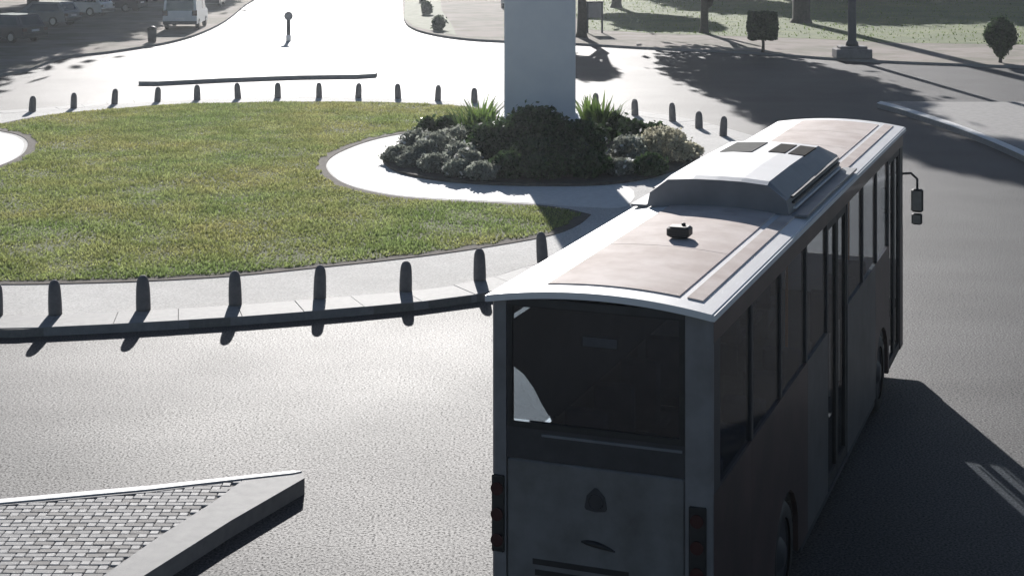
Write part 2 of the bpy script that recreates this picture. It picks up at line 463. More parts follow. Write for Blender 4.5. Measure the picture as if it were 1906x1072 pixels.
# far traffic island with the sign
spl = spline([at(x, y, .15) for x, y in [(258, 152), (420, 146), (560, 141), (700, 137.5), (668, 122), (620, 103), (575, 84), (540, 73), (500, 80), (430, 104), (350, 130)]], 3, True)
k = MB(); k.poly(spl, 0, .15, 0, 1)
tag(k.build('traffic_island', [M['white_path'], M['kerb']]), kind='structure')
# right traffic island with a pale kerb
isl = [at(x, y, .16) for x, y in [(1632, 193), (1660, 200), (1700, 212), (1770, 235), (1840, 262), (1906, 291), (2000, 338), (2120, 410)]]
isl_back = [at(x, y, .16) for x, y in [(2300, 191), (1906, 190), (1760, 190), (1690, 189), (1650, 189)]]
outl = spline(isl, 4) + isl_back
k = MB(); k.poly(outl, 0, .16, 0, 1)
tag(k.build('traffic_island', [M['paving'], M['kerb']]), kind='structure')
inner = [(x + .28, y + .62) for x, y in spline(isl, 4)]
k = MB(); k.poly(spline(isl, 4) + inner[::-1], .162, .175)
tag(k.build('kerb_strip', M['kerb_white']), kind='structure')

# verges
vl = [at(x, y, .12) for x, y in [(-60, 143), (0, 138), (60, 126), (115, 106), (200, 96), (280, 84), (330, 74), (375, 60), (420, 38), (455, 10)]]
vl = spline(vl, 3) + [(-23.0, 160), (-30, 420), (-160, 420), (-160, 70)]
k = MB(); k.poly(vl, 0, .12, 0, 1)
tag(k.build('verge', [M['earth'], M['kerb']]), kind='structure')
vr = [at(x, y, .12) for x, y in [(748, -20), (750, 10), (752, 36), (768, 52), (810, 64), (870, 72), (940, 76), (1060, 80), (1200, 88), (1400, 97), (1600, 111), (1906, 123), (2100, 130)]]
vr = [(-11.5, 420), (-10.5, 180)] + spline(vr, 3) + [(70, 66), (160, 66), (160, 420)]
k = MB(); k.poly(vr, 0, .12, 0, 1)
tag(k.build('park_verge', [M['earth'], M['kerb']]), kind='structure')
pg = [at(x, y, .125) for x, y in [(1085, 55), (1200, 62), (1310, 66), (1500, 72), (1650, 80), (1780, 82), (1906, 84), (2200, 88)]]
pg = pg + [(160, 90), (160, 420), (5, 420)]
k = MB(); k.poly(pg, .124, .126)
tag(k.build('park_lawn', M['park_grass']), kind='structure')
tag(grass_blades('park_grass', pg, 160000, .125, .05, .16, .03, M['park_blade'], lambda x, y: (np.abs(x) < y * .37) & (y < 135)),
    'sunlit green park grass between tree shadows beyond the right kerb', 'grass', kind='stuff')
gv = [at(x, y, .125) for x, y in [(752, 34), (770, 50), (815, 61), (850, 66), (840, 45), (822, 20), (818, -15), (755, -15)]]
k = MB(); k.poly(gv, .124, .126)
tag(k.build('grass_verge', mat('pale_verge_grass', (.15, .17, .09), (.25, .26, .17), rough=.9, scale=2, bump=.6, bscale=12)), kind='structure')

# near paved island: kerbs and single paving bricks
near_top = [at(x, y, NK) for x, y in [(-140, 944), (0, 930), (280, 905), (450, 887), (545, 877), (562, 878), (567, 889), (430, 968), (267, 1071), (120, 1168), (-140, 1340)]]
pav = [at(x, y, NK) for x, y in [(-140, 956), (0, 940), (280, 915), (452, 893), (395, 935), (300, 995), (190, 1072), (80, 1160), (-140, 1270)]]
k = MB(); k.poly(near_top, 0, NK, 0, 0, holes=[pav[::-1]])
isl_near = tag(k.build('near_traffic_island', M['kerb']), kind='structure')
rim = near_top[:6]
rim_in = [at(x, y, NK) for x, y in [(545, 881.5), (450, 892), (280, 911.5), (0, 937), (-140, 951)]]
k = MB(); k.poly(rim + rim_in, NK + .001, NK + .012)
k.build('painted_sun_rim', M['kerb_white'], isl_near)  # white strip colours in the sunlit far edge of the kerb
k = MB(); k.poly(pav, NK - .03, NK - .02)
k.build('sand_bed', M['joint'], isl_near)
def brick_mesh(w, d, m):
    b = MB(); b.box(-w / 2, w / 2, -d / 2, d / 2, -.05, 0, 0, .006); o = b.build('brick', m); me = o.data
    bpy.data.objects.remove(o); return me
bm_long, bm_sq = brick_mesh(.194, .091, M['brick_a']), brick_mesh(.091, .091, M['brick_b'])
bm_long2 = brick_mesh(.194, .091, mat('paver_warm', (.29, .275, .26), (.38, .365, .345), rough=.85, scale=11, bump=.3, bscale=70))
pitch, row = .30, .10
P = np.array(pav); nb = 0
y0 = P[:, 1].min(); bricks = []
for j in range(int((P[:, 1].max() - y0) / row) + 1):
    for i in range(-4, 40):
        bx = P[:, 0].min() + i * pitch + (j % 3) * .1
        for cx, me in ((bx, bm_long if random.random() < .6 else bm_long2), (bx + .15, bm_sq)):
            cy = y0 + j * row
            if inside(pav, np.array([cx]), np.array([cy]))[0]: bricks.append((cx, cy, me))
bricks = [b for b in bricks if (b[1] > 15.1 and b[0] > -b[1] * .33)]
bricks.sort(key=lambda b: b[1])
for cx, cy, me in bricks[:300]:
    o = link('brick', me, isl_near)
    o.location = (cx, cy, NK - .004 + random.uniform(-.003, .003)); o.rotation_euler = (random.uniform(-.02, .02), random.uniform(-.02, .02), random.uniform(-.03, .03))
if len(bricks) > 300:
    b = MB()
    for cx, cy, me in bricks[300:]:
        w = .19 if me is not bm_sq else .085
        b.box(cx - w / 2, cx + w / 2, cy - .0425, cy + .0425, NK - .05, NK - .004 + random.uniform(-.006, .005), 1 if me is bm_sq else 0)
    tag(b.build('paving_bricks', [M['brick_a'], M['brick_b']], isl_near), kind='stuff')

# ------------------------------------------------------------------ bollards
bp = MB(); bp.lathe([(.112, 0), (.114, .06), (.112, .2), (.105, .37), (.093, .47), (.068, .53), (.036, .556), (.008, .562)], n=18)
bm0 = bp.build('bollard', M['bollard']); bme = bm0.data; bpy.data.objects.remove(bm0)
ORD = ['leftmost', 'second from the left', 'third from the left', 'fourth from the left', 'fifth from the left', 'sixth from the left', 'seventh from the left', 'eighth from the left',
       'ninth from the left', 'tenth from the left', 'eleventh from the left', 'last before the white pillar']
FLAB = ['dark stub bollard on the far kerb, ' + o for o in ORD] + \
       ['dark stub bollard just right of the white pillar, behind the sword plants'] + \
       ['dark stub bollard on the kerb right of the pillar, ' + o for o in ('second from the pillar', 'third from the pillar', 'fourth from the pillar', 'nearest the bus roof')]
NLAB = ['stub bollard on the near kerb, cut by the left edge of the photo'] + \
       ['dark stub bollard on the near kerb, ' + o for o in ('leftmost whole one', 'second whole one from the left', 'third whole one from the left', 'fourth whole one from the left')] + \
       ['dark stub bollard on the near kerb, third to the left of the bus', 'dark stub bollard on the near kerb beside the rear roof corner of the bus', 'dark stub bollard half hidden behind the left roof edge of the bus']
NLAB[5] = 'dark stub bollard on the near kerb, fifth whole one from the left'
for (x, y), lab in zip(far_w + near_w, FLAB + NLAB):
    o = link('bollard', bme); o.location = (x, y, KERB - .003)
    o.rotation_euler = (random.uniform(-.05, .05), random.uniform(-.08, .08), random.uniform(0, 6))
    s = random.uniform(.95, 1.05); o.scale = (s, s, random.uniform(.9, 1.06))
    tag(o, lab, 'bollard', 'stub bollards round the island kerb')

# ------------------------------------------------------------------ white pillar
px_, pz_ = at(1005, 284, KERB)
pil = empty('monument_pillar', (px_, pz_ + 1.0, KERB), 0, 'tall square white pillar rising from the flower bed', 'pillar')
k = MB(); k.box(-.975, .975, -.975, .975, .93, 9.0, 0, .03); k.build('shaft', M['pillar'], pil)
k = MB(); k.box(-1.14, 1.14, -1.14, 1.14, 0, .87, 0, .03); k.box(-1.08, 1.08, -1.08, 1.08, .87, .93, 0, .015); k.build('plinth', M['pillar'], pil)
k = MB(); k.box(-1.2, 1.2, -1.2, 1.2, 9.0, 9.3, 0, .04); k.build('cap', M['pillar'], pil)

# ------------------------------------------------------------------ plants
def leaf_cloud(n, rx, ry, rz, size, shell=.55, lumps=9, seed=0, aspect=.55):
    r = np.random.default_rng(seed)
    u = r.normal(size=(n, 3)); u /= np.linalg.norm(u, axis=1)[:, None]
    rad = shell + (1 - shell) * r.random(n) ** .6
    L = r.normal(size=(lumps, 3)); L /= np.linalg.norm(L, axis=1)[:, None]
    d = (u @ L.T).max(1)
    rad *= .72 + .36 * np.clip((d - .55) / .45, 0, 1)
    rad *= 1 + np.where(r.random(n) < .10, r.uniform(0, .28, n), 0)
    c = u * rad[:, None] * np.array([rx, ry, rz])
    a = r.normal(size=(n, 3)); a /= np.linalg.norm(a, axis=1)[:, None]
    b = np.cross(a, r.normal(size=(n, 3))); b /= np.linalg.norm(b, axis=1)[:, None]
    s = size * r.uniform(.6, 1.4, n)[:, None]
    return np.stack([c - a * s, c - b * s * aspect, c + a * s, c + b * s * aspect], 1).reshape(-1, 3)

def shrub(name, x, y, z, rx, h, n, leaf, m, label, group, seed, flowers=0):
    root = empty(name, (x, y, z), 0, label, 'shrub', group)
    v = leaf_cloud(n, rx, rx, h * .55, leaf, .45, 10, seed); v[:, 2] += h * .5
    v[:, 2] = np.maximum(v[:, 2], .01)
    tri_object('foliage', v, 4, m, root)
    st = MB(); rr = random.Random(seed)
    for q in range(5):
        a = rr.uniform(0, 6.28); st.tube([(0, 0, 0), (.3 * rx * math.cos(a), .3 * rx * math.sin(a), h * .35), (.6 * rx * math.cos(a), .6 * rx * math.sin(a), h * .7)], [.025, .018, .008], 5)
    st.build('stem', M['trunk'], root)
    if flowers:
        f = leaf_cloud(flowers, rx * 1.0, rx * 1.0, h * .58, .06, .95, 10, seed + 50, .9); f[:, 2] += h * .52
        tag(tri_object('flowers', f, 4, M['flower'], root), kind='stuff')
    return root

def sword_plant(x, y, z, h, n, label, seed):
    root = empty('sword_plant', (x, y, z), 0, label, 'plant', 'sword leaved plants beside the pillar')
    rr = random.Random(seed); lf = MB()
    for q in range(n):
        a = rr.uniform(0, 6.28); sp = rr.uniform(.1, .75); hh = 1.3 * h * rr.uniform(.6, 1.1); w = rr.uniform(.035, .06)
        ca, sa = math.cos(a), math.sin(a); pts = []
        for t in (0, .35, .7, 1):
            rad = sp * hh * t ** 1.5; zz = hh * (t - .28 * sp * t * t)
            ww = w * (1, 1.15, .8, .05)[(0, .35, .7, 1).index(t)]
            pts += [(rad * ca - ww * sa, rad * sa + ww * ca, zz), (rad * ca + ww * sa, rad * sa - ww * ca, zz)]
        lf.add(pts, [(0, 1, 3, 2), (2, 3, 5, 4), (4, 5, 7, 6)])
    lf.build('leaves', M['leaf_green'], root)
    return root

def bed_at(px, py): return at(px, py, KERB + .06)
BZ = KERB + .05
# pixel of the base, radius, height, kind, label
grey = 'grey shrubs at the left end of the flower bed'
SH = [
 (742, 302, .40, .42, 'g', 'small grey shrub at the very left tip of the flower bed'),
 (775, 290, .50, .70, 'g', 'grey bush near the left tip of the bed, towards the back'),
 (772, 308, .44, .45, 'g', 'low grey bush on the front edge, second from the left tip of the bed'),
 (812, 300, .55, .75, 'g', 'pale grey bush in the middle of the left part of the bed'),
 (812, 320, .46, .45, 'g', 'grey bush on the front edge behind the white path, third from the left tip'),
 (852, 330, .36, .42, 'g', 'round grey tuft on the front edge just left of the pillar shade'),
 (897, 335, .40, .44, 'g', 'rounded grey tuft with a pale rim at the front, right beside the pillar shade'),
 (858, 312, .46, .65, 'g', 'grey bush above the round tufts at the left of the pillar shade'),
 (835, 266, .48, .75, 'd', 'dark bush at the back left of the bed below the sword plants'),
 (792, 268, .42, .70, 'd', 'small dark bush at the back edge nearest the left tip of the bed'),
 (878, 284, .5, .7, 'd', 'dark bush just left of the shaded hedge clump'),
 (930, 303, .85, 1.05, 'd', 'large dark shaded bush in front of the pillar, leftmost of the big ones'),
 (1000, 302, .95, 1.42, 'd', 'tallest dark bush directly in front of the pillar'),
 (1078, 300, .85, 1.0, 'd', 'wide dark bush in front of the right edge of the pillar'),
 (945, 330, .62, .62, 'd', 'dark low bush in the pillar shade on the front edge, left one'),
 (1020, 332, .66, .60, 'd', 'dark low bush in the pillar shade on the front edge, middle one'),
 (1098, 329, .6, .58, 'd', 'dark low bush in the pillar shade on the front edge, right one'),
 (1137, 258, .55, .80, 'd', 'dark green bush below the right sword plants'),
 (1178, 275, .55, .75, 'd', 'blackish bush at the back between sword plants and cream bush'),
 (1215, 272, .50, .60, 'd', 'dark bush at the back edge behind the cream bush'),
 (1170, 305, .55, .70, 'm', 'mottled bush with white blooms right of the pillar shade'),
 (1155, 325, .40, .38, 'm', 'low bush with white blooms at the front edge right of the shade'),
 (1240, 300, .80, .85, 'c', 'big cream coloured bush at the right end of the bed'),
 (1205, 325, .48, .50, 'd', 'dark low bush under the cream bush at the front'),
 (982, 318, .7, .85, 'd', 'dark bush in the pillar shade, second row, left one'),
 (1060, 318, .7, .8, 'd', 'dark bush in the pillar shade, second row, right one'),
 (724, 300, .22, .24, 'g', 'tiny grey tuft at the outermost left tip of the bed'),
 (755, 292, .28, .42, 'g', 'small grey tuft behind the left tip of the bed'),
 (757, 311, .26, .30, 'g', 'tiny grey tuft on the front edge, nearest the left tip of the bed'),
 (792, 306, .34, .62, 'g', 'narrow upright grey tuft between the left grey bushes'),
 (833, 316, .30, .36, 'g', 'small low grey tuft among the front grey bushes'),
 (872, 322, .34, .58, 'g', 'upright grey tuft between the two rounded front tufts'),
 (845, 290, .36, .80, 'g', 'tallest narrow grey tuft left of the shaded hedge clump'),
 (1190, 292, .38, .62, 'm', 'thin bush with white blooms beside the cream bush'),
 (1283, 294, .36, .45, 'c', 'small cream tuft at the very right tip of the bed'),
]
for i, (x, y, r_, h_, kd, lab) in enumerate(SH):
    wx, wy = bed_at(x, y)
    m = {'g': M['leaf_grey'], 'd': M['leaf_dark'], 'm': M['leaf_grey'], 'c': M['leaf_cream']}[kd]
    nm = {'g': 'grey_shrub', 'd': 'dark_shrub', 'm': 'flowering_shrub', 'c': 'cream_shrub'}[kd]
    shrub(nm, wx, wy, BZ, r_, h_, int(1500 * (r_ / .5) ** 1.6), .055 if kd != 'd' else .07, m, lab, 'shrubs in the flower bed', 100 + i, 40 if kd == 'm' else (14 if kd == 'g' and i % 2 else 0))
for i, (x, y, h_, n, lab) in enumerate([
 (868, 274, .95, 46, 'green sword plant left of the pillar, leftmost'), (893, 272, 1.2, 60, 'tallest green sword plant left of the pillar'),
 (918, 276, 1.0, 46, 'green sword plant touching the left edge of the pillar'),
 (1096, 258, 1.0, 56, 'bright green sword plant touching the right edge of the pillar'), (1120, 260, 1.05, 60, 'bright green sword plant right of the pillar, second from it'),
 (1141, 256, .8, 36, 'small sword plant right of the pillar, farthest from it')]):
    wx, wy = bed_at(x, y); sword_plant(wx, wy, BZ, h_, n, lab, 300 + i)

# ------------------------------------------------------------------ bus
BD = Vector((.352, .936)).normalized(); BR = Vector((BD.y, -BD.x))
rr_x, rr_y = at(1325, 582, 3.474)
HW, BL, ZS, ZE, CROWN = .915, 11.82, .33, 3.474, .08
ro = Vector((rr_x, rr_y)) - BR * HW
bus = empty('city_bus', (ro.x, ro.y, 0), -math.atan2(BD.x, BD.y), 'long bus with white roof and grey rear driving round the island', 'bus')
def bus_local(px, py, h):
    v = Vector(at(px, py, h)) - ro; return v.dot(BR), v.dot(BD)
SILL, LINT = 2.05, 3.22
T = .05
WY = {'front': 9.55, 'rear': 3.0}; WR = .50
# lower side walls with wheel arches
def lower_wall(side, segs):
    for (a, b, m, top) in segs:
        pts = [(a, ZS)]
        for wy in sorted(WY.values()):
            r = WR + .09
            if a < wy - r and wy + r < b:
                pts += [(wy - r, ZS)] + [(wy - r * math.cos(t), max(ZS, .5 + r * math.sin(t))) for t in [math.pi * q / 10 for q in range(1, 10)]] + [(wy + r, ZS)]
        pts += [(b, ZS), (b, top), (a, top)]
        k = MB(); n = len(pts)
        xo, xi = side * HW, side * (HW - T)
        tris = tessellate_polygon([[Vector((p[0], p[1], 0)) for p in pts]])
        for x, fl in ((xo, side > 0), (xi, side < 0)):
            fs = []
            for t in tris:
                p, q, r_ = [Vector((*pts[i], 0)) for i in t]
                ccw = (q - p).cross(r_ - p).z > 0
                fs.append(t if ccw == fl else (t[0], t[2], t[1]))
            k.add([(x, p[0], p[1]) for p in pts], fs)
        k.add([(xo, *p) for p in pts] + [(xi, *p) for p in pts], [(i, (i + 1) % n, (i + 1) % n + n, i + n) for i in range(n)])
        k.build('side_panel', m, bus)
MA, GR, WH, SG = M['bus_maroon'], M['bus_grey'], M['bus_white'], M['bus_side_grey']
lower_wall(1, [(.06, 1.45, MA, SILL), (1.455, 4.10, MA, SILL), (4.105, 5.30, SG, SILL), (6.65, 8.95, SG, SILL), (8.955, 10.25, MA, SILL), (11.45, 11.76, MA, SILL)])
lower_wall(-1, [(.06, 1.45, MA, SILL), (1.455, 4.10, MA, SILL), (4.105, 8.95, SG, SILL), (8.955, 11.76, MA, SILL)])
def side_box(name, side, y0, y1, z0, z1, m, proud=0.0, t=T):
    k = MB(); xa, xb = sorted((side * (HW + proud), side * (HW - t + proud))); k.box(xa, xb, y0, y1, z0, z1); return k.build(name, m, bus)
for s in (1, -1):
    side_box('cant_rail', s, .06, 11.76, LINT, ZE - .01, MA)
    ws = [(.30, 1.45), (1.53, 2.72), (2.80, 4.02), (4.10, 5.27)] + ([(6.70, 7.85), (7.93, 9.05), (9.13, 10.2)] if s > 0 else [(5.35, 6.55), (6.70, 7.85), (7.93, 9.05), (9.13, 10.2), (10.28, 11.5)])
    ys = [.06] + [v for w in ws for v in w] + [10.28 if s > 0 else 11.76]
    for a, b in ws:
        k = MB(); x = s * (HW - .02); k.box(min(x, x - s * .008), max(x, x - s * .008), a - .004, b + .004, SILL + .002, LINT - .002); k.build('side_window', M['glass'], bus)
    prev = .06
    for a, b in ws + [((5.30, 5.30) if s > 0 else (11.76, 11.76))][:0]:
        if a - prev > .01 and not (s > 0 and prev > 5.2 and prev < 6): side_box('window_pillar', s, prev, a - .005, SILL + .001, LINT - .001, M['dark_plastic'], -.004)
        prev = b + .005
    if s > 0:
        side_box('window_pillar', s, 5.275, 5.33, SILL + .001, LINT - .001, M['dark_plastic'], -.004)
        side_box('window_pillar', s, 6.62, 6.69, SILL + .001, LINT - .001, M['dark_plastic'], -.004)
        side_box('window_pillar', s, 10.205, 10.28, SILL + .001, LINT - .001, M['dark_plastic'], -.004)
        side_box('window_pillar', s, 11.46, 11.76, SILL + .001, LINT - .001, M['dark_plastic'], -.004)
    else:
        side_box('window_pillar', s, 11.51, 11.76, SILL + .001, LINT - .001, M['dark_plastic'], -.004)
    # louvred trim along the skirt
    side_box('skirt_trim', s, 3.7, 8.85, ZS - .06, ZS - .003, M['dark_plastic'])
# doors on the right side
for a, b in ((5.335, 6.615), (10.285, 11.445)):
    mid = (a + b) / 2
    for p, q in ((a, mid - .01), (mid + .01, b)):
        d = MB(); x0, x1 = HW - .055, HW - .012
        d.box(x0, x1, p, p + .07, ZS, LINT - .01); d.box(x0, x1, q - .07, q, ZS, LINT - .01)
        d.box(x0, x1, p + .07, q - .07, ZS, ZS + .12); d.box(x0, x1, p + .07, q - .07, LINT - .09, LINT - .01)
        do = d.build('door', M['black'], bus)
        gk = MB(); gk.box(HW - .038, HW - .030, p + .07, q - .07, ZS + .12, LINT - .09); gk.build('door_glass', M['glass'], do)
        hk = MB(); hk.tube([(HW - .08, q - .1, 1.2), (HW - .08, q - .1, 1.9)], .014, 6); hk.build('handle', M['chrome'], do)
# rear
XL, XR, RB, RT = -.775, .70, 2.42, 3.40
def rear_box(name, x0, x1, z0, z1, m, y0=0.0, y1=.06, bev=0.0, parent=bus):
    k = MB(); k.box(x0, x1, y0, y1, z0, z1, 0, bev); return k.build(name, m, parent)
def corner(name, xs, z0, z1, m):      # rounded rear corner post
    k = MB(); s = 1 if xs > 0 else -1; xo = s * HW; r = .07
    prof = [(xs, 0)] + [(xo - s * r + s * r * math.sin(t), r - r * math.cos(t)) for t in [math.pi / 2 * q / 5 for q in range(6)]] + [(xo, .06), (xo - s * T, .06), (xs, .06)]
    k.poly(prof if s > 0 else prof[::-1], z0, z1); 
    n = len(prof); k.add([(p[0], p[1], z0) for p in prof], [tuple(range(n))])
    return k.build(name, m, bus)
corner('rear_corner', XR + .004, ZS + .2, ZE - .012, M['bus_silver']); corner('rear_corner', XL - .004, ZS + .2, ZE - .012, M['bus_silver'])
rear_box('rear_header', XL, XR, RT, ZE - .012, M['dark_plastic'], .004)
gl = rear_box('rear_window', XL + .045, XR - .045, RB + .05, RT - .012, M['glass_rear'], .016, .024)
k = MB()
k.box(XL, XL + .045, .002, .05, RB, RT); k.box(XR - .045, XR, .002, .05, RB, RT); k.box(XL + .045, XR - .045, .002, .05, RB, RB + .05); k.box(XL + .045, XR - .045, .002, .05, RT - .012, RT)
k.build('window_frame', M['black'], gl)
rear_box('rear_band', XL, XR, 2.17, RB - .003, M['dark_plastic'], .008)
k = MB(); k.box(XL + .3, XR - .02, -.004, .008, RB - .055, RB - .035); k.build('band_trim', M['ac_grey'], bus)
hatch = rear_box('engine_hatch', XL + .004, XR - .004, .95, 2.164, GR, .0, .05, .012)
# recessed handle, emblem, grille slots
k = MB(); pts = [(-.14 + .28 * t, -.006, 1.575 - .045 * t * t) for t in [q / 6 for q in range(7)]]; k.tube(pts, [.006, .02, .024, .024, .02, .014, .006], 8); k.build('hatch_handle', M['black'], hatch)
k = MB()
em_c = (-.02, 1.90)
tri = [(em_c[0] + r_ * math.cos(R(t)), em_c[1] + r_ * 1.1 * math.sin(R(t))) for r_, t in [(.10, 84), (.10, 96), (.085, 150), (.10, 204), (.10, 216), (.07, 270), (.10, 324), (.10, 336), (.085, 30)]]
n = len(tri); k.add([(p[0], -.010, p[1]) for p in tri] + [(p[0], .003, p[1]) for p in tri], [tuple(range(n))] + [(i, i + n, (i + 1) % n + n, (i + 1) % n) for i in range(n)])
k.tube([(em_c[0] + .06 * math.cos(t), -.012, em_c[1] + .06 * math.sin(t)) for t in [2 * math.pi * q / 14 for q in range(15)]], .006, 6)
k.build('emblem', M['dark_plastic'], hatch)
for q in range(4):
    k = MB(); k.box(-.55 + .02 * q, .25, -.005, .004, 1.34 - .085 * q, 1.385 - .085 * q); k.build('grille_slot', M['black'], hatch)
k = MB(); k.box(-.3, .3, -.008, .004, .985, 1.08); k.build('number_plate', M['bus_white'], hatch)
k = MB(); k.box(-HW + .01, HW - .01, -.05, .06, ZS - .05, ZS + .19, 0, .03); k.box(-HW + .02, HW - .02, -.02, .05, ZS + .2, .94, 0, .02); k.build('rear_bumper', M['dark_plastic'], bus)
def lamp_cluster(x0, x1, z0, z1, rows):
    hs = MB(); hs.box(x0, x1, -.012, .002, z0, z1, 0, .01); h = hs.build('tail_lamp', M['black'], bus)
    dz = (z1 - z0) / len(rows); cx = (x0 + x1) / 2
    for i, m in enumerate(rows):
        l = MB(); l.lathe([(.052, 0), (.052, .018), (.04, .03), (.005, .034)], cx, -.045, 14, axis='y', cz=z1 - dz * (i + .5)); o = l.build('lens', m, h)
lamp_cluster(.735, .875, 1.15, 1.97, [M['tail_red'], M['tail_red'], M['tail_red'], M['ac_grey']])
lamp_cluster(-.90, -.79, 1.40, 2.02, [M['tail_red']] * 3)
# front
k = MB(); k.box(-HW + .02, HW - .02, BL - .06, BL, ZS + .05, 1.55, 0, .025); k.build('front_panel', WH, bus)
k = MB(); k.box(-HW + .02, HW - .02, BL - .03, BL + .05, ZS - .05, ZS + .28, 0, .03); k.build('front_bumper', M['dark_plastic'], bus)
k = MB(); k.box(-HW + .06, HW - .06, BL - .045, BL - .035, 1.56, 3.3); k.build('windscreen', M['glass'], bus)
k = MB(); k.box(-HW + .01, -HW + .06, BL - .06, BL - .005, 1.555, 3.3); k.box(HW - .06, HW - .01, BL - .06, BL - .005, 1.555, 3.3); k.box(-HW + .01, HW - .01, BL - .06, BL - .002, 3.3, ZE - .012); k.build('windscreen_frame', M['black'], bus)
for x in (-.68, .68):
    k = MB(); k.lathe([(.1, 0), (.11, .02), (.08, .05), (.01, .06)], x, BL - .005, 16, axis='y', cz=.85); k.build('headlight', M['chrome'], bus)
# roof: curved white skin with gutters
def roof_z(x): return ZE + CROWN * (1 - (x / HW) ** 2)
k = MB(); NX = 24; ystn = [-.05, -.03, 0, BL * .25, BL * .5, BL * .75, BL - .02, BL + .02]
def skin(z_off, xa, xb, ya, yb, mb, nx=NX, drop=None):
    xs = [xa + (xb - xa) * i / nx for i in range(nx + 1)]
    ny = max(2, int((yb - ya) / .6)); yy = [ya + (yb - ya) * i / ny for i in range(ny + 1)]
    vs = [(x, y, roof_z(x) + z_off) for y in yy for x in xs]; w = nx + 1
    fs = [(j * w + i, j * w + i + 1, (j + 1) * w + i + 1, (j + 1) * w + i) for j in range(ny) for i in range(nx)]
    mb.add(vs, fs, 0, True)
    b = -.03 if drop is None else drop
    def edge(idx):
        lo = [(vs[i][0], vs[i][1], vs[i][2] + b) for i in idx]; n = len(idx)
        mb.add([vs[i] for i in idx] + lo, [(i, i + n, i + 1 + n, i + 1) for i in range(n - 1)] )
        mb.add(lo, [])
    edge(list(range(w))); edge(list(range(ny * w, ny * w + w))[::-1])
    edge([j * w for j in range(ny + 1)][::-1]); edge([j * w + nx for j in range(ny + 1)])
skin(0, -HW - .012, HW + .012, -.055, BL + .03, k, NX, -.055); k.build('roof', WH, bus)
k = MB(); skin(.011, -.50, .60, .22, BL - .30, k, 14); k.build('roof_panel', M['bus_roof'], bus)
k = MB(); skin(.013, .665, .79, .22, BL - .15, k, 4); k.build('roof_rib', M['bus_roof'], bus)
k = MB(); skin(.012, .79, .835, .1, BL - .1, k, 2); k.build('roof_seam', M['ac_grey'], bus) if False else None
for s in (1, -1):
    k = MB(); k.box(min(s * (HW + .012), s * (HW + .032)), max(s * (HW + .012), s * (HW + .032)), -.04, BL + .02, ZE - .06, ZE - .012); k.build('gutter', WH, bus)
for y in (1.9, 3.7, 8.9, 10.3):
    k = MB(); skin(.0125, -.49, .59, y, y + .035, k, 10, -.01); k.build('roof_joint', M['bus_roof'], bus)
# roof vent
vx, vy = bus_local(1265, 440, 3.58)
vent = MB(); z0 = roof_z(vx) + .024; vent.box(vx - .105, vx + .105, vy - .09, vy + .09, z0, z0 + .10, 0, .02); vo = vent.build('roof_vent', M['black'], bus)
k = MB(); k.lathe([(.02, 0), (.02, .02), (.005, .025)], vx + .03, vy + .03, 8, cz=z0 + .1); k.build('knob', M['black'], vo)
for q in range(4):
    k = MB(); k.box(vx - .085, vx + .085, vy - .098, vy - .092, z0 + .018 + q * .02, z0 + .027 + q * .02); k.build('slat', M['dark_plastic'], vo)
# air conditioning unit
ax0, ay0 = bus_local(1240, 372, 3.56); ax1, ay1 = bus_local(1484, 402, 3.56)
AY0, AY1 = (ay0 + ay1) / 2, bus_local(1562, 268, 3.80)[1]
AX = .74
ac = MB()
def ac_ring(y, inset, top):
    xs = [-AX + inset, -AX + .03 + inset, -AX + .22 + inset, -.25, 0, .25, AX - .22 - inset, AX - .03 - inset, AX - inset]
    zs = [roof_z(AX) + .02, ZE + .19, top - .025, top - .004, top, top - .004, top - .025, ZE + .19, roof_z(AX) + .02]
    return [(x, y, z) for x, z in zip(xs, zs)]
rings = [ac_ring(AY0, .0, ZE + .36), ac_ring(AY0 + .10, 0, ZE + .385), ac_ring(AY0 + 1.2, 0, ZE + .39), ac_ring(AY1 - .4, 0, ZE + .37), ac_ring(AY1, .03, ZE + .27)]
w = 9; vs = [p for r in rings for p in r]
ac.add(vs, [(j * w + i, j * w + i + 1, (j + 1) * w + i + 1, (j + 1) * w + i) for j in range(4) for i in range(2, 6)], 0, False)
ac.add(vs, [(j * w + i, j * w + i + 1, (j + 1) * w + i + 1, (j + 1) * w + i) for j in range(4) for i in (0, 1, 6, 7)], 1, False)
ac.add(rings[0] , [tuple(range(w - 1, -1, -1))], 1); ac.add(rings[-1], [tuple(range(w))], 1)
aco = ac.build('air_conditioning_unit', [WH, M['ac_grey']], bus)
for s in (1, -1):
    for q in range(3):
        z = ZE + .07 + .055 * q; k = MB(); x = s * (AX - .005 + .028 - .012 * q); k.box(min(x, x - s * .03), max(x, x - s * .03), AY0 + .25, AY1 - .25, z, z + .022); k.build('louvre', M['bus_white'] if q == 0 else M['dark_plastic'], aco)
    k = MB(); x = s * (AX + .02); k.box(min(x, x + s * .16), max(x, x + s * .16), AY0 + .03, AY1 - .05, ZE + .03, ZE + .055); k.build('side_skirt', M['ac_grey'], aco)
zt = ZE + .375
hx0, hy0 = bus_local(1400, 275, 3.85); hx1, hy1 = bus_local(1475, 252, 3.85)
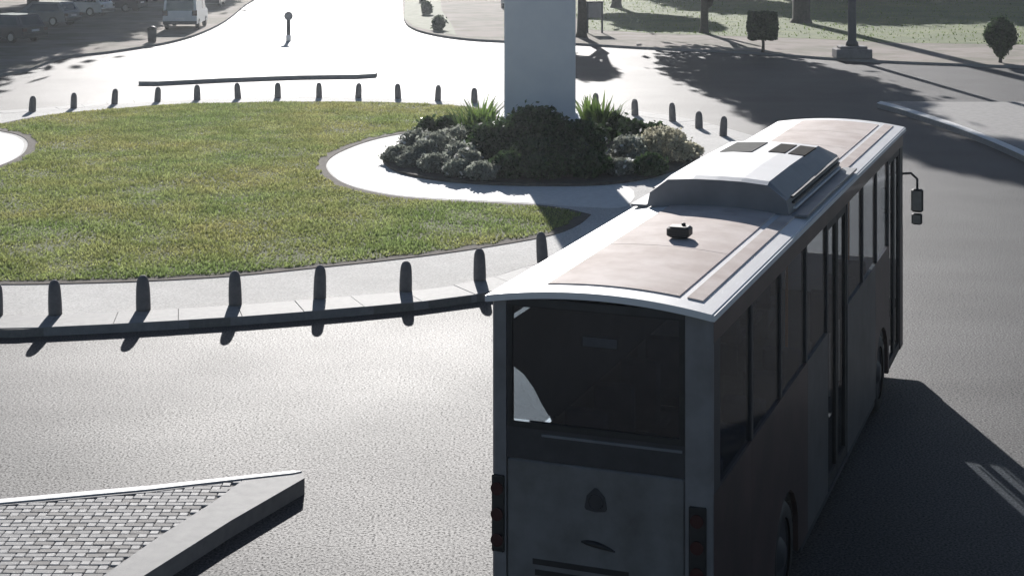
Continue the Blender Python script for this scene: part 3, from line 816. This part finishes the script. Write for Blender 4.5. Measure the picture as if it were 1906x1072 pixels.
def ac_top(name, x0, x1, y0, y1, m, h=.010):
    sag = lambda x: .006 * min(abs(x) / .25, 1) + max(abs(x) - .25, 0) / .27 * .021
    zy = lambda y: ZE + .39 - .02 * (y - AY0 - 1.2) / (AY1 - .4 - AY0 - 1.2)
    c = [(x, y, zy(y) - sag(x)) for x, y in ((x0, y0), (x1, y0), (x1, y1), (x0, y1))]
    k = MB(); k.add([(p[0], p[1], p[2] - .04) for p in c] + [(p[0], p[1], p[2] + h) for p in c], [(0, 1, 5, 4), (1, 2, 6, 5), (2, 3, 7, 6), (3, 0, 4, 7), (4, 5, 6, 7)])
    return k.build(name, m, aco)
ac_top('inspection_cover', -.42, -.05, AY1 - 1.45, AY1 - .55, M['cover_grey'])
for x in (.12, .345):
    f = ac_top('fan_grille', x, x + .185, AY1 - 1.35, AY1 - .60, M['vent_black'])
# interior
msk = [(.36, LINT - .03), (.36, 2.80), (.62, 2.66), (.86, 2.48), (1.06, 2.29), (1.25, 2.13), (1.5, 2.06), (5.25, 2.06), (5.25, LINT - .03)]
k = MB(); xa, xb = -HW + T + .012, -HW + T + .02
n = len(msk); tr_ = tessellate_polygon([[Vector((p[0], p[1], 0)) for p in msk]])
for xx in (xa, xb): k.add([(xx, *p) for p in msk], tr_)
k.build('added_light_mask', mat('light_mask_dark', (.015, .018, .026), (.03, .033, .045), rough=.9, scale=4), bus)  # added dark sheet, cut so a bright triangle shows through the rear window
k = MB(); k.box(-HW + .06, HW - .06, .08, BL - .1, .95, 1.0); k.build('cabin_floor', M['floor_dark'], bus)
k = MB(); k.box(-.17, .15, .07, .13, 3.09, 3.19, 0, .01); k.build('route_display', M['cover_grey'], bus)
k = MB(); k.box(-.15, .13, .062, .071, 3.105, 3.175); k.build('display_screen', M['ac_grey'], bus)
k = MB(); k.box(-HW + .06, HW - .06, .1, BL - .1, 3.40, 3.43); k.build('ceiling', M['floor_dark'], bus)
sm = MB(); sm.box(-.2, .2, -.2, .22, 1.38, 1.48, 0, .02); sm.box(-.2, .2, -.28, -.18, 1.48, 2.12, 0, .03); sm.box(-.17, .17, -.25, -.2, 1.0, 1.38)
s0 = sm.build('seat', M['seat']); sme = s0.data; bpy.data.objects.remove(s0)
for y in (1.0, 1.85, 2.7, 3.6, 4.5, 7.2, 8.1, 9.0):
    for x in (-.62, .62):
        o = link('seat', sme, bus); o.location = (x, y, 0)
for y in (5.4, 6.55, 9.7):
    k = MB(); k.tube([(.45, y, 1.0), (.45, y, 3.4)], .017, 8); k.build('grab_pole', M['amber'], bus)
# wheels
for wy in WY.values():
    for s in (1, -1):
        k = MB(); x = s * (HW - .30) if s > 0 else -HW + .03
        x = HW - .30 if s > 0 else -HW + .03
        k.lathe([(.34, 0), (.46, .0), (.5, .04), (.5, .23), (.46, .27), (.34, .27)], 0, wy, 28, axis='x', cz=.5, cap=False)
        k.v = [(p[0] + x, p[1], p[2]) for p in k.v]; wo = k.build('wheel', M['black'], bus)
        k = MB(); k.lathe([(.02, -.03), (.1, -.03), (.16, .02), (.30, .05), (.34, .0), (.345, .02)], 0, wy, 24, axis='x', cz=.5)
        xx = HW - .05 if s > 0 else -HW + .05
        k.v = [(xx - (p[0] if s > 0 else -p[0]), p[1], p[2]) for p in k.v]; k.build('rim', M['dark_plastic'], wo)
        k = MB(); k.box(min(s * (HW - .06), s * (HW - .40)), max(s * (HW - .06), s * (HW - .40)), wy - .62, wy + .62, 1.06, 1.10); k.build('wheel_housing', M['black'], bus)
# mirrors
for s in (1, -1):
    cx, cy, cz = s * (HW + .19), BL + .06, 2.30
    k = MB(); k.tube([(s * (HW - .05), BL - .05, 2.80), (s * (HW + .10), BL + .06, 2.80), (cx, cy, 2.72), (cx, cy, 2.55)], .018, 8); ar = k.build('mirror_arm', M['black'], bus)
    k = MB(); k.box(cx - .085, cx + .085, cy - .05, cy + .05, 2.24, 2.58, 0, .025); k.box(cx - .08, cx + .07, cy - .045, cy + .045, 2.06, 2.225, 0, .02); mo = k.build('mirror', M['black'], ar)
    k = MB(); k.box(cx - .065, cx + .065, cy - .056, cy - .049, 2.27, 2.55); k.box(cx - .06, cx + .05, cy - .051, cy - .044, 2.08, 2.2); k.build('mirror_glass', M['chrome'], mo)

# ------------------------------------------------------------------ vehicles far left
def car_mesh(L, W, H, hood=.62, van=False):
    """side profile lofted across the width; materials 0 body 1 glass"""
    b = MB(); hw = W / 2
    if van:
        lower = [(-L / 2, .35), (-L / 2, 1.0), (L / 2, .95), (L / 2, .35)]
        top = [(-L / 2 + .03, 1.0), (-L / 2 + .10, H), (L / 2 - 1.35, H), (L / 2 - .75, 1.15), (L / 2 - .02, .95)]
    else:
        lower = [(-L / 2, .28), (-L / 2, .82), (L / 2, .72), (L / 2, .28)]
        top = [(-L / 2 + .12, .82), (-L / 2 + .55, H), (L * .08, H), (L * .27, .84), (L / 2 - .03, .70)]
    def loft(prof, w0, w1, mi):
        n = len(prof); zs = [p[1] for p in prof]; z0, z1 = min(zs), max(zs)
        f = lambda z: w0 + (w1 - w0) * ((z - z0) / max(z1 - z0, .01))
        vs = [(-f(z), y, z) for y, z in prof] + [(f(z), y, z) for y, z in prof]
        fs = [(i, i + 1, i + 1 + n, i + n) for i in range(n - 1)] + [(n - 1, 0, n, 2 * n - 1)]
        fs += [tuple(range(n)), tuple(range(2 * n - 1, n - 1, -1))]
        b.add(vs, fs, mi)
    loft(lower, hw, hw * .98, 0); loft(top, hw * .97, hw * .80 if not van else hw * .9, 0)
    return b, top
def make_vehicle(name, L, W, H, m, van=False):
    root = empty(name, (0, 0, 0))
    b, top = car_mesh(L, W, H, van=van); b.build('body', m, root)
    # glazing sits just proud of the cabin
    def pane(nm, q): k = MB(); k.add(q, [(0, 1, 2, 3)]); k.build(nm, M['car_glass'], root)
    z0, z1 = top[0][1], H; wt = W / 2 * (.9 if van else .80)
    e = .012
    ya, yb = top[0][0], top[1][0]
    lz0, lz1 = (z0 + .12, H - .12) if not van else (1.12, H - .22)
    fy = lambda z, A, B: A[0] + (B[0] - A[0]) * (z - A[1]) / (B[1] - A[1])
    wa = lambda z: W / 2 * .97 + (wt - W / 2 * .97) * ((z - min(top[0][1], top[-1][1])) / (H - min(top[0][1], top[-1][1])))
    rb = [(x * (wa(z) - .14), fy(z, top[0], top[1]) - e, z) for x, z in ((-1, lz0), (1, lz0), (1, lz1), (-1, lz1))]; pane('rear_window', rb)
    ws = [(x * (wa(z) - .12), fy(z, top[3], top[2]) + e, z) for x, z in ((1, top[3][1] + .08), (-1, top[3][1] + .08), (-1, H - .1), (1, H - .1))]; pane('windscreen', ws)
    for s in (1, -1):
        y0a, y1a = (top[1][0] + .08, top[2][0] - .05)
        if van: y0a = top[2][0] - .75
        q = [(s * (wa(z) + e), y, z) for y, z in ((y0a - (.2 if not van else 0), lz0), (y1a + .35, lz0), (y1a, lz1), (y0a, lz1))]
        pane('side_window', q if s > 0 else q[::-1])
        k = MB(); x = s * W / 2; k.box(min(x, x - s * .28), max(x, x - s * .28), -L / 2 - .012, -L / 2 + .03, .62 + (.2 if van else 0), .78 + (.35 if van else 0)); k.build('tail_lamp', M['tail_red'], root)
        for y in (-L * .3, L * .31):
            k = MB(); k.lathe([(.18, 0), (.29, 0), (.31, .03), (.31, .17), (.29, .2), (.18, .2)], 0, y, 20, axis='x', cz=.31)
            k.v = [(p[0] + (W / 2 - .19 if s > 0 else -W / 2 - .01), p[1], p[2]) for p in k.v]; wo = k.build('wheel', M['black'], root)
            k = MB(); k.lathe([(.02, 0), (.17, .01), (.19, 0)], 0, y, 14, axis='x', cz=.31); k.v = [(p[0] + s * (W / 2 + .012), p[1], p[2]) for p in k.v]; k.build('rim', M['chrome'], wo)
    k = MB(); k.box(-W / 2 + .02, W / 2 - .02, -L / 2 - .06, -L / 2 + .05, .32, .52, 0, .02); k.build('bumper', M['dark_plastic'], root)
    k = MB(); k.box(-.26, .26, -L / 2 - .02, -L / 2 + .01, .60, .71); k.build('number_plate', M['bus_white'], root)
    return root
def park(root, px, py, rz, label, cat, group):
    x, y = at(px, py, .12); root.location = (x, y, .125); root.rotation_euler = (0, 0, rz); return tag(root, label, cat, group)
GP = 'vehicles parked at the far left of the roundabout'
v = make_vehicle('parked_van', 4.6, 1.95, 2.0, M['car_white'], True); park(v, 346, 52, R(3), 'white van parked on the verge beside the left kerb, seen from behind', 'van', GP)
c1 = make_vehicle('parked_car', 4.2, 1.75, 1.45, M['car_grey']); park(c1, 392, 12, R(4), 'grey car parked in front of the white van', 'car', GP)
cars = [(10, 78, 62, 'car_dark', 'dark car in the shade, cut by the left edge of the photo'), (82, 48, 70, 'car_grey', 'grey car standing in the shade, second from the left edge'),
        (148, 30, 75, 'car_white', 'white car half lit by the sun under the trees at top left'), (212, 22, 78, 'car_dark', 'dark car in the shade near the brown verge, left of the van'),
        (272, 2, 72, 'car_white', 'white car cut by the top edge, left of the van')]
protos = {'car_grey': c1}
for px, py, rz, mk, lab in cars:
    if mk not in protos: c = protos[mk] = make_vehicle('parked_car', 4.2, 1.75, 1.45, M[mk])
    else: c = copy_tree(protos[mk]); c.name = 'parked_car'
    park(c, px, py, R(rz), lab, 'car', GP)

# ------------------------------------------------------------------ street furniture
x, y = at(537, 77, .15)
sg = empty('traffic_sign', (x, y, .15), 0, 'round traffic sign on a short post on the far white traffic island', 'sign')
k = MB(); k.lathe([(.10, 0), (.10, 1.1)], n=12); k.build('post', M['lamp_iron'], sg)
k = MB(); k.lathe([(.13, 0), (.13, .28), (.07, .36)], n=14); k.build('post_sleeve', M['bus_white'], sg)
k = MB(); k.lathe([(.20, -.02), (.225, -.015), (.225, .015), (.20, .02)], n=28, axis='y', cz=1.3); k.build('sign_disc', M['sign_grey'], sg)
k = MB(); k.box(-.06, .06, -.03, .03, 1.0, 1.05); k.build('bracket', M['lamp_iron'], sg)
x, y = at(283, 79, .12)
bn = empty('litter_bin', (x, y, .12), 0, 'small dark litter bin on the brown verge left of the white van', 'bin')
k = MB(); k.lathe([(.19, 0), (.22, .1), (.24, .62), (.2, .66)], n=16); k.build('bin_body', M['dark_plastic'], bn)
k = MB(); k.lathe([(.25, .66), (.25, .72), (.1, .82), (.01, .83)], n=16); k.build('lid', M['black'], bn)
x, y = at(295, 89)
k = MB(); k.lathe([(.33, 0), (.33, .012), (.30, .016)], x, y, 20); tag(k.build('manhole_cover', M['lamp_iron']), 'dark round manhole cover in the bright road near the litter bin', 'manhole cover')
# lamp post on stone plinth
x, y = at(1586, 108, .12)
lm = empty('lamp_post', (x, y, .12), 0, 'tall dark lamp post on a stone plinth by the park kerb', 'lamp post')
k = MB(); k.box(-.82, .82, -.55, .55, 0, .42, 0, .03); k.box(-.62, .62, -.45, .45, .42, .55, 0, .03); k.build('plinth', M['stone'], lm)
k = MB(); k.lathe([(.30, .55), (.28, .7), (.20, .8), (.19, 3), (.15, 8.5)], n=14); k.build('pole', M['lamp_iron'], lm)
k = MB(); k.tube([(0, 0, 8.3), (0, -.5, 8.7), (0, -1.5, 8.8)], [.06, .05, .04], 8); k.build('lamp_arm', M['lamp_iron'], lm)
k = MB(); k.box(-.15, .15, -2.0, -1.4, 8.7, 8.85, 0, .03); k.build('lamp_head', M['sign_grey'], lm)
# information board beside the pillar
x, y = at(1107, 62, .12)
ib = empty('notice_board', (x, y, .12), R(8), 'framed notice board on two legs right of the pillar, before the park', 'sign board')
for s in (-.42, .42):
    k = MB(); k.box(s - .05, s + .05, -.05, .05, 0, 1.75); k.build('leg', M['lamp_iron'], ib)
k = MB(); k.box(-.48, .48, -.04, .04, .85, 1.7, 0, .02); k.build('panel', M['sign_grey'], ib)
k = MB(); k.box(-.50, .50, -.07, .07, 1.7, 1.78); k.build('top_rail', M['lamp_iron'], ib)
x, y = at(936, 16, .12)
wp = empty('marker_post', (x, y, .12), 0, 'small white topped marker post touching the left edge of the pillar', 'post')
k = MB(); k.box(-.12, .12, -.08, .08, 0, .35); k.build('foot', M['black'], wp)
k = MB(); k.box(-.14, .14, -.09, .09, .35, .95, 0, .02); k.build('head', M['car_white'], wp)

# ------------------------------------------------------------------ clipped shrubs and trees
def topiary(name, px, py, kind, label):
    x, y = at(px, py, .12); root = empty(name, (x, y, .12), 0, label, 'shrub', 'clipped trees by the park kerb')
    k = MB(); k.tube([(0, 0, 0), (.02, 0, .35), (0, 0, .8)], [.09, .07, .07], 8); k.build('trunk', M['trunk'], root)
    r = np.random.default_rng(int(px))
    if kind == 'box':
        n = 7000; c = r.uniform(-1, 1, (n, 3)); ax = r.integers(0, 3, n); inn = r.random(n) < .75
        c[np.arange(n), ax] = np.where(inn, np.sign(c[np.arange(n), ax]) * r.uniform(.86, 1.0, n), c[np.arange(n), ax])
        c = c * np.array([.64, .64, .66]) * (1 + .03 * np.sin(c[:, :1] * 5) + .05 * np.cos(c[:, 2:] * 4))
        c[:, 2] += 1.28
        a = r.normal(size=(n, 3)); a /= np.linalg.norm(a, axis=1)[:, None]; b = np.cross(a, r.normal(size=(n, 3))); b /= np.linalg.norm(b, axis=1)[:, None]
        v = np.stack([c - a * .08, c - b * .05, c + a * .08, c + b * .05], 1).reshape(-1, 3)
    else:
        v = leaf_cloud(4600, .70, .70, .88, .08, .5, 16, 5); v[:, 2] += 1.1
        low = v[:, 2] < 1.0; f = np.where(low, .45 + .55 * np.clip((v[:, 2] - .2) / .8, 0, 1), 1); v[:, 0] *= f; v[:, 1] *= f
    tri_object('crown', v, 4, M['leaf_dark'], root)
topiary('clipped_tree', 1420, 98, 'box', 'dark square clipped tree on a thin stem by the park kerb')
topiary('clipped_tree', 1862, 117, 'ball', 'dark round clipped tree at the right edge by the park kerb')
for px, py, r_, h_, lab in [(787, 6, .34, .8, 'small dark round shrub on the pale verge, cut by the top edge'), (794, 28, .42, .85, 'small dark shrub on the pale verge, middle of three'), (816, 57, .46, .85, 'small dark shrub on the pale verge nearest the road, lowest of three')]:
    x, y = at(px, py, .12); shrub('verge_shrub', x, y, .12, r_, h_, 1500, .07, M['leaf_dark'], lab, 'small shrubs on the pale verge', int(px))

def crown_mesh(seed, blobs, leaf):
    V = []
    for q, (cx, cy, cz, rx, rz, n) in enumerate(blobs):
        v = leaf_cloud(n, rx, rx, rz, leaf, .25, 12, seed + q); V.append(v + np.array([cx, cy, cz]))
    return np.concatenate(V)
def tree(x, y, tr, th, blobs, leaf, label, seed, group, name='park_tree', fork=False):
    root = empty(name, (x, y, .1), 0, label, 'tree', group)
    k = MB(); top = max(b[2] for b in blobs)
    k.tube([(0, 0, -.1), (.02, 0, .3), (.05, .0, th * .5), (0, 0, th), (blobs[0][0] * .5, 0, (th + top) / 2), (blobs[0][0], 0, top)], [tr * 1.5, tr * 1.05, tr * .95, tr * .8, tr * .5, tr * .15], 10)
    rr = random.Random(seed)
    for q in range(6):
        b = blobs[q % len(blobs)]; a = rr.uniform(0, 6.28); hh = th * rr.uniform(.7, 1.1)
        k.tube([(0, 0, hh), (b[0] * .5 + math.cos(a) * b[3] * .4, math.sin(a) * b[3] * .4, (hh + b[2]) / 2 + .5), (b[0] + math.cos(a) * b[3] * .75, math.sin(a) * b[3] * .75, b[2] + rr.uniform(-1, 1))], [tr * .5, tr * .3, tr * .08], 6)
    if fork:
        k.tube([(0, 0, 1.0), (.35, .1, 1.6), (.8, .2, 3.5)], [tr * .8, tr * .7, tr * .5], 8)
    k.build('trunk', M['trunk'], root)
    tri_object('crown', crown_mesh(seed, blobs, leaf), 4, M['leaf_tree'], root)
    return root
PT, LT = 'tall trees in the park', 'large trees over the parked cars'
x, y = at(1310, 62, .12); tree(x, y, .22, 3.2, [(-2.4, 0, 9.0, 4.2, 5.6, 5200), (-3.8, 0, 13.6, 2.6, 2.8, 2600), (-2.0, 0, 16.6, 2.2, 1.2, 1300)], .34, 'slim forked tree trunk left of the square clipped tree', 21, PT, fork=True)
x, y = at(1491, 43, .12); tree(x, y, .52, 15.5, [(1, 0, 19.5, 4.2, 2.6, 3000), (0, 2, 21, 3, 2, 1500)], .38, 'thick dark tree trunk between clipped tree and lamp post', 31, PT)
x, y = at(1082, 70, .12); tree(x, y, .26, 3.0, [(-2.6, 3, 6.5, 1.7, 2.2, 1500)], .30, 'dark tree trunk right behind the edge of the white pillar', 41, PT)
for i, (x, y, r_, h_, lab) in enumerate([(21, 133, 6, 9.0, 'shady park tree beyond the lamp post'), (31, 134, 6.5, 9.5, 'broad park tree beyond the round clipped tree'), (41, 132, 6, 9, 'park tree at the far right, behind the round clipped tree'),
                                   (26, 146, 6, 11, 'taller park tree in the second row beyond the lamp post'), (36, 148, 6, 11, 'tall park tree in the second row at the right'), (7.5, 116, 3.6, 6.0, 'low park tree left of the slim trunk, beyond the notice board'),
                                   (13, 152, 5, 11, 'park tree in the second row beyond the square clipped tree')]):
    tree(x, y, .35, h_ * .45, [(0, 0, h_, r_, h_ * .45, 4200), (-1, 0, h_ * .72, r_ * .85, h_ * .25, 2200)], .42, lab, 60 + i * 5, PT)
for i, (x, y, r_, h_, lab) in enumerate([(-30.8, 86, 8.2, 9.5, 'large tree left of the nearest parked car'), (-32.2, 99, 9.2, 10.5, 'large spreading tree over the dark parked car'), (-33.6, 113, 9.5, 11.5, 'large tree over the grey parked car'),
                                   (-33.2, 131, 9.5, 12.5, 'large tree beyond the half lit white car'), (-31, 148, 8, 11, 'large tree far behind the parked cars')]):
    tree(x, y, .4, h_ * .5, [(0, 0, h_, r_, h_ * .55, 8500), (1, 0, h_ * .65, r_ * .8, h_ * .3, 2500)], .5, lab, 160 + i * 5, LT, name='shade_tree')

# ------------------------------------------------------------------ air
hz = MB(); hz.box(-1600, 1600, -80, 3100, -1.1, 30.0)
ho = tag(hz.build('haze', None), kind='stuff')
hm = bpy.data.materials.new('haze'); hm.use_nodes = True; hn = hm.node_tree; hn.nodes.remove(hn.nodes['Principled BSDF'])
pv = hn.nodes.new('ShaderNodeVolumePrincipled'); pv.inputs['Color'].default_value = (.88, .94, 1, 1); pv.inputs['Density'].default_value = .00038; pv.inputs['Anisotropy'].default_value = .82
hn.links.new(pv.outputs[0], hn.nodes['Material Output'].inputs['Volume'])
ho.data.materials.clear(); ho.data.materials.append(hm)
